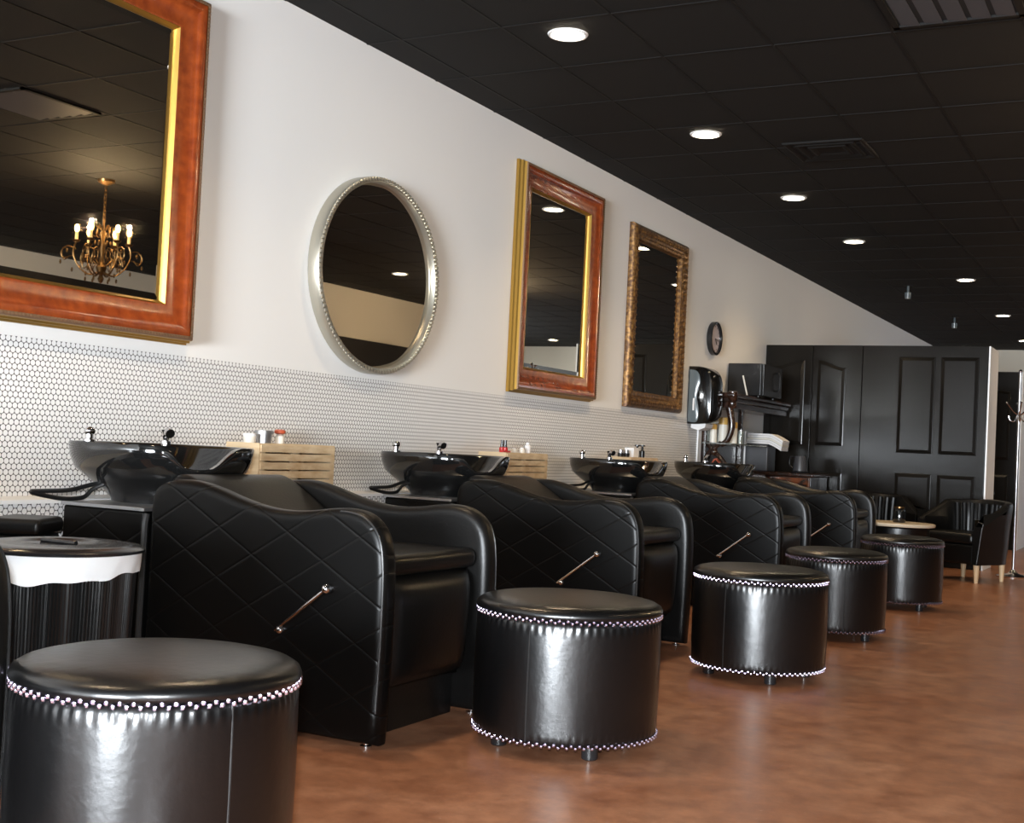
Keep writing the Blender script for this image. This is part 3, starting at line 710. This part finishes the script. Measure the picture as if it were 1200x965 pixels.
def pot(name, x, y, z, prof, m, label, cat, capprof=None, capm=None, group=None, capname='lid'):
    t = thing(name, (x, y, z), label, cat, group); bm = BM(); lathe(bm, prof, 24, cap=True); obj('body', bm, m, t)
    if capprof: bm = BM(); lathe(bm, capprof, 24, cap=True); obj(capname, bm, capm, t)
    return t
cxm = WX+0.11
pot('cream_tub', cxm+0.01, 4.66, CT, [(0.028, 0), (0.03, 0.03)], 'offwhite', 'low white tub on the nearest crate, left of the silver tin', 'tub', [(0.031, 0.03), (0.031, 0.042)], 'paper')
pot('tin', cxm+0.02, 4.75, CT, [(0.038, 0), (0.038, 0.042)], 'silver', 'round silver grey tin on the nearest crate', 'tin', [(0.044, 0.0425), (0.044, 0.058), (0.04, 0.061)], 'silver')
pot('spray_bottle', cxm+0.02, 4.87, CT, [(0.022, 0), (0.022, 0.035), (0.010, 0.045)], 'offwhite', 'small bottle with an orange red trigger top on the nearest crate', 'bottle', [(0.012, 0.045), (0.026, 0.05), (0.028, 0.062), (0.018, 0.068)], 'orange', None, 'trigger_cap')
for k, (dx, yy) in enumerate(((0.04, 7.13), (0.0, 7.16))):
    pot('polish_bottle', cxm+dx, yy, CT, [(0.015, 0), (0.017, 0.01), (0.017, 0.03), (0.009, 0.034)], 'red', ('front' if k == 0 else 'rear')+' one of two small red bottles with tall black caps on the second crate', 'bottle', [(0.010, 0.034), (0.009, 0.078)], 'plastic', 'red bottles with black caps', 'cap')
tag(obj('red_comb', rbox(cxm-0.01-cxm, 0.02, -0.05, 0.05, 0, 0.012, 0.004, 2), 'red'), 'flat red comb case lying beside the red bottles on the second crate', 'comb case')
bpy.data.objects['red_comb'].location = (cxm+0.055, 7.09, CT)
for k, (dx, yy, h, l) in enumerate(((-0.02, 7.22, 0.075, 'tall narrow white bottle beside the red bottles'), (0.0, 7.33, 0.03, 'low white tub in the middle of the second crate'), (0.01, 7.42, 0.035, 'small pale cream tub on the second crate'), (0.0, 7.52, 0.07, 'clear whitish bottle at the right end of the second crate'))):
    pot('white_bottle' if h > 0.05 else 'white_tub', cxm+dx, yy, CT, [(0.02, 0), (0.021, h*0.7), (0.012, h*0.8)], 'offwhite' if k in (1, 2) else 'paper', l, 'bottle' if h > 0.05 else 'tub', [(0.012, h*0.8), (0.012, h)], 'paper')
for dx, yy, l in ((0.0, 9.11, 'left one of two small black jars on the third crate'), (0.01, 9.20, 'right one of two small black jars on the third crate')):
    pot('black_jar', cxm+dx, yy, CT, [(0.024, 0), (0.026, 0.03)], 'plastic', l, 'jar', [(0.020, 0.03), (0.020, 0.055)], 'silver')
tag(obj('white_box', rbox(-0.04, 0.04, -0.055, 0.055, 0, 0.075, 0.004, 2), 'paper'), 'small white carton standing on the third crate', 'carton'); bpy.data.objects['white_box'].location = (cxm, 9.33, CT)
for dx, yy, l in ((0.0, 9.44, 'black pump bottle touching the white carton'), (0.0, 9.55, 'black pump bottle standing apart at the right of the third crate')):
    t = pot('pump_bottle', cxm+dx, yy, CT, [(0.020, 0), (0.021, 0.05), (0.01, 0.062)], 'plastic', l, 'bottle', [(0.010, 0.062), (0.008, 0.085), (0.022, 0.09), (0.022, 0.10)], 'plastic', 'black pump bottles', 'pump')

# ------------------------------------------------------------------ paper towel dispenser
t = thing('paper_towel_dispenser', (WX, 10.99, 1.275), 'glossy black and smoke grey paper towel dispenser on the wall', 'dispenser')
ol = spline([(0, 0.0), (0.10, 0.0), (0.20, 0.02), (0.232, 0.10), (0.235, 0.25), (0.228, 0.40), (0.19, 0.48), (0.12, 0.515), (0.0, 0.52)], 4)
ol = [(p[0], p[1]) for p in ol]
bm = loft_outline(ol, [(0.015, 0.0), (0.004, 0.006), (0, 0.02), (0, 0.28), (0.004, 0.294), (0.015, 0.30)], lambda u, v, h: (u+0.001, h-0.15, v)); obj('cover', bm, 'cover', t, True, 50)
ol2 = spline([(0.015, 0.02), (0.10, 0.02), (0.115, 0.12), (0.09, 0.25), (0.12, 0.38), (0.09, 0.47), (0.015, 0.49)], 4); ol2 = [(p[0], p[1]) for p in ol2]
bm = loft_outline(ol2, [(0, 0.0), (0.0, 0.008), (0.012, 0.014)], lambda u, v, h: (u, -0.148-h, v)); obj('side_window', bm, 'smoke', t, True, 50)
bm = rbox(0.06, 0.075, -0.168, -0.160, 0.12, 0.23, 0.003, 2); obj('lock_plate', bm, 'paper', t)
bm = prism([(0.03, 0.0), (0.03, -0.035), (0.10, -0.055), (0.16, -0.03), (0.17, 0.005)], 'y', -0.10, 0.10); obj('paper_towel', bm, 'paper', t, False)

# ------------------------------------------------------------------ console table / shelf unit
t = thing('console_table', (WX, 11.22, 0), 'dark carved wooden console unit with glass shelf against the left wall', 'console table')
def B_(x0, x1, y0, y1, z0, z1, nm, m, bv=0.006):
    return obj(nm, rbox(x0, x1, y0, y1, z0, z1, bv, 3), m, t)
B_(0.0, 0.315, 0.0, 1.92, 1.545, 1.585, 'table_top', 'darkwood', 0.012)
B_(0.0, 0.295, 0.02, 1.90, 1.50, 1.545, 'table_top_moulding', 'darkwood', 0.010)
B_(0.0, 0.275, 0.035, 1.89, 1.445, 1.50, 'apron', 'darkwood', 0.004)
bm = BM(); lathe(bm, [(0.03, 1.44), (0.042, 1.455), (0.042, 1.49), (0.03, 1.50), (0.045, 1.52), (0.048, 1.592), (0.03, 1.60)], 16, 0.285, 0.05); obj('corner_capital', bm, 'darkwood', t)
for yy in (0.06, ):
    bm = BM(); P = [(0.255, yy, 1.45), (0.275, yy, 1.36), (0.285, yy, 1.26), (0.25, yy, 1.15), (0.19, yy, 1.10)]
    tube(bm, spline(P, 5), [0.036-0.0006*i for i in range(21)], 10); obj('leg', bm, 'darkwood', t)
    bm = BM(); tube(bm, spline([(0.19, yy, 1.12), (0.10, yy, 1.05), (0.05, yy, 0.95), (0.10, yy, 0.90), (0.16, yy, 0.95)], 5), 0.022, 8)
    tube(bm, spline([(0.05, yy, 1.12), (0.12, yy, 1.04), (0.20, yy, 0.97), (0.24, yy, 0.90), (0.20, yy, 0.86)], 5), 0.022, 8)
    sphere(bm, (0.13, yy-0.01, 1.035), 0.035, 12, 8); obj('scroll_bracket', bm, 'darkwood', t)
B_(0.008, 0.05, 0.03, 0.075, 0.0, 1.45, 'rear_post', 'darkwood', 0.006)
B_(0.26, 0.30, 0.03, 0.075, 0.0, 0.92, 'front_post', 'darkwood', 0.006)
B_(0.008, 0.05, 1.10, 1.14, 0.84, 1.45, 'far_post', 'darkwood', 0.006)
B_(0.008, 0.30, 0.02, 1.14, 1.105, 1.12, 'glass_shelf', 'glass', 0.003)
B_(0.008, 0.30, 0.02, 1.14, 0.80, 0.84, 'lower_shelf', 'darkwood', 0.006)
B_(0.001, 0.006, 0.08, 1.12, 0.86, 1.10, 'back_panel', 'darkwood', 0.001)
for dx, dy, r, h, m, l in ((0.09, 0.12, 0.034, 0.17, 'offwhite', 'short pale bottle with yellow cap at the left of the glass shelf'), (0.15, 0.22, 0.042, 0.24, 'offwhite', 'tall cream bottle with yellow cap on the glass shelf'), (0.235, 0.27, 0.036, 0.20, 'offwhite', 'cream bottle with yellow cap right of the carved leg')):
    pot('lotion_bottle', WX+dx, 11.22+dy, 1.12, [(r, 0), (r, h*0.72)], m, l, 'bottle', [(r*0.98, h*0.72), (r*0.98, h*0.98), (r*0.8, h)], 'yellow', 'cream bottles with yellow caps', 'cap')
for dx, dy, h in ((0.04, 0.10, 0.11), (0.045, 0.45, 0.13), (0.26, 0.42, 0.12)):
    pot('glass_jar', WX+dx, 11.22+dy, 1.12, [(0.025, 0), (0.027, h)], 'glass', {0.10: 'small green tinted glass jar beside the cream bottles', 0.45: 'glass jar at the back of the glass shelf by the wall', 0.42: 'glass jar at the front right of the glass shelf'}[dy], 'jar', [(0.02, h), (0.02, h+0.015)], 'silver', 'glass jars')
# open magazine leaning below the shelf
bm = prism([(0.0, 0.0), (0.07, 0.13), (0.10, 0.135), (0.16, 0.02), (0.15, 0.015), (0.095, 0.115), (0.075, 0.115), (0.012, 0.0)], 'y', -0.03, 0.03)
m_ = tag(obj('magazine', bm, 'orange', None, False), 'folded orange covered magazine standing tent like on the lower shelf', 'magazine'); m_.location = (WX+0.06, 11.30, 0.84)
# microwave
t = thing('microwave_oven', (WX, 11.95, 1.585), 'black microwave oven on top of the dark console', 'microwave')
obj('body', rbox(0.005, 0.34, 0.0, 0.62, 0.012, 0.325, 0.008, 3), 'plastic', t)
obj('door', rbox(0.342, 0.368, 0.0, 0.46, 0.015, 0.322, 0.006, 3), 'plastic', t)
bm = BM(); tube(bm, spline([(0.37, 0.42, 0.08), (0.40, 0.42, 0.10), (0.40, 0.42, 0.24), (0.37, 0.42, 0.26)], 4), 0.009, 8); obj('door_handle', bm, 'plastic', t)
obj('control_panel', rbox(0.342, 0.366, 0.462, 0.62, 0.015, 0.322, 0.005, 3), 'plastic', t)
for q in ((0.05, 0.06), (0.30, 0.06), (0.05, 0.56), (0.30, 0.56)):
    bm = BM(); lathe(bm, [(0.015, 0.0), (0.015, 0.013)], 12, q[0], q[1]); obj('foot', bm, 'rubber', t)
cd_ = tag(obj('card', rbox(0, 0.006, -0.05, 0.05, 0, 0.16, 0.002, 2), 'offwhite'), 'slim white card leaning at the wall left of the microwave', 'card'); cd_.location = (WX+0.01, 11.7, 1.586)
bm = BM(); tube(bm, [(0, 0, 0.008), (-0.05, 0.0, 0.20)], 0.008, 8); k_ = tag(obj('white_stick', bm, 'offwhite'), 'thin white stick leaning against the side of the microwave', 'stick'); k_.location = (WX+0.23, 11.88, 1.585)

# ------------------------------------------------------------------ sideboard with printer, papers and kettle
t = thing('sideboard', (-3.56, 12.45, 0), 'low dark sideboard with burl wood front below the panelled doors', 'sideboard')
obj('carcass', rbox(-0.355, 0.335, 0.03, 0.68, 0.06, 0.83, 0.006, 2), 'darkwood', t)
obj('worktop', rbox(-0.375, 0.365, -0.01, 0.70, 0.83, 0.865, 0.010, 3), 'darkwood', t)
for x0 in (-0.33, 0.0):
    p = obj('door', rbox(x0, x0+0.31, 0.008, 0.03, 0.10, 0.74, 0.004, 2), 'burl', t)
    bm = BM(); sphere(bm, (x0+(0.27 if x0 < 0 else 0.04), -0.004, 0.45), 0.013, 10, 8); obj('knob', bm, 'bronze', p)
obj('drawer', rbox(-0.33, 0.31, 0.008, 0.03, 0.755, 0.82, 0.004, 2), 'burl', t)
for x0 in (-0.35, 0.30):
    obj('pilaster', rbox(x0, x0+0.03, 0.0, 0.03, 0.06, 0.83, 0.008, 3), 'burl', t)
for x0 in (-0.33, 0.29):
    for y0 in (0.05, 0.62):
        bm = BM(); lathe(bm, [(0.02, 0), (0.03, 0.06)], 12, x0+0.02, y0); obj('foot', bm, 'darkwood', t)
t = thing('printer', (-3.80, 12.62, 0.865), 'dark grey box shaped printer with a white left edge on the sideboard', 'printer')
obj('body', rbox(-0.10, 0.13, -0.14, 0.14, 0, 0.26, 0.012, 3), 'grey', t); obj('edge_strip', rbox(-0.118, -0.102, -0.145, 0.14, 0, 0.40, 0.003, 2), 'white', t)
obj('paper_tray', rbox(-0.09, 0.12, -0.13, 0.13, 0.262, 0.275, 0.003, 2), 'grey', t)
t = thing('paper_stack', (-3.70, 12.62, 1.142), 'stack of white papers and magazines draped over the printer', 'papers')
for k in range(5):
    bm = BM(); n = 14; lo_, hi_ = [], []
    for i in range(n+1):
        u = i/n; x = -0.20+0.36*u+0.003*k; dz = 0 if u < 0.62 else -0.065*((u-0.62)/0.38)**1.3
        lo_.append((x, 0.021*k+dz)); hi_.append((x+ (0.004 if u > 0.55 else 0), 0.021*k+0.018+dz))
    bm = prism(lo_+hi_[::-1], 'y', -0.13+0.005*(k % 3), 0.12-0.006*(k % 2)); obj('sheet_pile', bm, ('paper', 'paper', 'offwhite', 'paper', 'paper')[k], t, False)
t = thing('electric_kettle', (-3.36, 12.56, 0.865), 'dark kettle standing on a round black base on the sideboard', 'kettle')
bm = BM(); lathe(bm, [(0.085, 0.0), (0.09, 0.012), (0.06, 0.02)], 32); obj('power_base', bm, 'plastic', t)
bm = BM(); lathe(bm, [(0.07, 0.021), (0.068, 0.06), (0.056, 0.15), (0.05, 0.17)], 32); obj('body', bm, 'grey', t)
bm = BM(); tube(bm, spline([(-0.05, 0, 0.16), (-0.10, 0, 0.155), (-0.105, 0, 0.08), (-0.07, 0, 0.05)], 5), 0.008, 8); obj('handle', bm, 'plastic', t)

# ------------------------------------------------------------------ small round table, armchairs, coat stand
t = thing('side_table', (-2.13, 11.25, 0), 'round side table with cream top on a black drum, behind the farthest stool', 'table')
bm = BM(); lathe(bm, [(0.26, 0.472), (0.295, 0.476), (0.30, 0.485), (0.30, 0.497), (0.293, 0.503), (0.0, 0.503)], 64); obj('table_top', bm, 'cream', t)
bm = BM(); lathe(bm, [(0.25, 0.0), (0.255, 0.02), (0.255, 0.46), (0.24, 0.472)], 64); obj('drum_base', bm, 'stool_leather', t)
t = thing('table_ornament', (-2.13, 11.25, 0.503), 'dark glossy vase standing on the cream topped table', 'vase')
bm = BM(); lathe(bm, [(0.05, 0), (0.055, 0.01), (0.048, 0.05), (0.052, 0.09), (0.042, 0.12)], 24); obj('body', bm, 'ceramic', t)
bm = BM(); lathe(bm, [(0.038, 0.12), (0.044, 0.125), (0.044, 0.135)], 24); obj('lid', bm, 'bronze', t)
def make_armchair():
    t = thing('tub_armchair', (0, 0, 0), '', 'armchair', 'black tub armchairs')
    # curved shell: outer plan is a U open towards -y
    def plan(off):
        pts = []
        W_, D_ = 0.33-off, 0.30-off
        pts.append((-W_-0.0, -0.30)); 
        for i in range(17):
            a = PI-PI*i/16; pts.append((W_*math.cos(a), 0.02+D_*math.sin(a)))
        pts.append((W_, -0.30)); return pts
    o_, i_ = plan(0.0), plan(0.085); n = len(o_)
    def top(k):
        s = k/(n-1); e = abs(2*s-1); return 0.72-0.025*e-0.17*max(0, (e-0.8)/0.2)**2
    bm = BM(); rows = []
    for k in range(n):
        tp = top(k); oo, ii = Vector(o_[k]), Vector(i_[k]); d = (oo-ii)
        fl = 1.0
        P = [(oo-d*0.25, 0.16), (oo-d*0.10, 0.30), (oo, 0.45), (oo+d*0.18, 0.60), (oo+d*0.28, tp-0.03), (oo+d*0.20, tp-0.004), (oo-d*0.1, tp+0.004), (oo-d*0.5, tp-0.004), (oo-d*0.66, tp-0.035), (ii+d*0.15, 0.55), (ii, 0.35), (ii, 0.16)]
        rows.append([bm.verts.new((p.x, p.y, z)) for p, z in P])
    for A, B in zip(rows, rows[1:]):
        m_ = len(A)
        for k in range(m_): bm.faces.new((A[k], A[(k+1) % m_], B[(k+1) % m_], B[k]))
    bm.faces.new(rows[0][::-1]); bm.faces.new(rows[-1])
    s = obj('shell', bm, 'leather', t, True, 50)
    bm = BM()
    tube(bm, [rows_ for rows_ in []] or [(0.33*0.9, -0.303, 0.17), (0.335, -0.303, 0.45), (0.35, -0.303, 0.52), (0.30, -0.303, 0.535)], 0.005, 6); obj('piping', bm, 'piping', s)
    obj('seat_base', rbox(-0.245, 0.245, -0.285, 0.20, 0.16, 0.33, 0.02, 3), 'leather', t)
    obj('seat_cushion', rbox(-0.243, 0.243, -0.30, 0.19, 0.332, 0.43, 0.035, 5), 'leather', t, True, 60)
    bm = BM()
    for k in range(9):   # channelled inner back
        a = PI*(0.15+0.7*k/8); x, y = 0.235*math.cos(a), 0.02+0.205*math.sin(a)
        tube(bm, [(x, y, 0.43), (x*1.03, y*1.03, 0.56), (x*1.08, y*1.06, 0.68)], 0.022, 8)
    obj('channelled_back', bm, 'leather', t)
    for x, y in ((-0.26, -0.25), (0.26, -0.25), (-0.2, 0.2), (0.2, 0.2)):
        bm = BM(); lathe(bm, [(0.017, 0.0), (0.028, 0.16)], 4 if False else 12, x, y); obj('leg', bm, 'light_leg', t)
    return t
ar = make_armchair()
ar.location = (-1.66, 12.05, 0); ar.rotation_euler = (0, 0, math.radians(-28)); ar['label'] = 'black leather tub armchair with pale wooden legs before the white partition end'
a2 = copy_tree(ar); a2.location = (-2.55, 12.3, 0); a2.rotation_euler = (0, 0, math.radians(35)); a2['label'] = 'black leather tub armchair mostly hidden behind the round side table and farthest wash chair'
t = thing('coat_stand', (-1.36, 12.75, 0), 'chrome coat stand with round foot at the right edge', 'coat stand')
bm = BM(); lathe(bm, [(0.15, 0.0), (0.152, 0.012), (0.12, 0.022), (0.05, 0.035), (0.022, 0.06), (0.018, 0.07)], 40); obj('foot', bm, 'chrome', t)
bm = BM(); lathe(bm, [(0.016, 0.06), (0.014, 1.9), (0.02, 1.93), (0.0, 1.95)], 20); obj('pole', bm, 'chrome', t)
for k in range(4):
    a = PI/2*k+0.25; ca, sa = math.cos(a), math.sin(a)
    bm = BM(); tube(bm, spline([(0.01*ca, 0.01*sa, 1.52), (0.05*ca, 0.05*sa, 1.55), (0.11*ca, 0.11*sa, 1.63)], 4), 0.008, 8); sphere(bm, (0.11*ca, 0.11*sa, 1.63), 0.011, 8, 6)
    tube(bm, spline([(0.01*ca, 0.01*sa, 1.52), (0.04*ca, 0.04*sa, 1.46), (0.08*ca, 0.08*sa, 1.47), (0.09*ca, 0.09*sa, 1.51)], 4), 0.007, 8); obj('hook', bm, 'chrome', t)
# little stand with bottles beyond the partition end
t = thing('side_stand', (-2.0, 15.0, 0), 'small dark stand beyond the white partition end', 'stand')
obj('shelf', rbox(-0.16, 0.16, -0.15, 0.15, 0.72, 0.745, 0.004, 2), 'plastic', t)
for x, y in ((-0.14, -0.13), (0.12, -0.13), (-0.14, 0.11), (0.12, 0.11)): obj('leg', rbox(x, x+0.02, y, y+0.02, 0, 0.72, 0.003, 1), 'plastic', t)
for dx, l in ((0.02, 'left one of two dark chrome capped bottles on the small stand'), (0.10, 'right one of two dark chrome capped bottles on the small stand')):
    pot('capped_bottle', -2.0+dx, 14.95, 0.745, [(0.03, 0), (0.03, 0.12)], 'plastic', l, 'bottle', [(0.02, 0.12), (0.025, 0.16), (0.015, 0.17)], 'chrome', 'chrome capped bottles', 'cap')
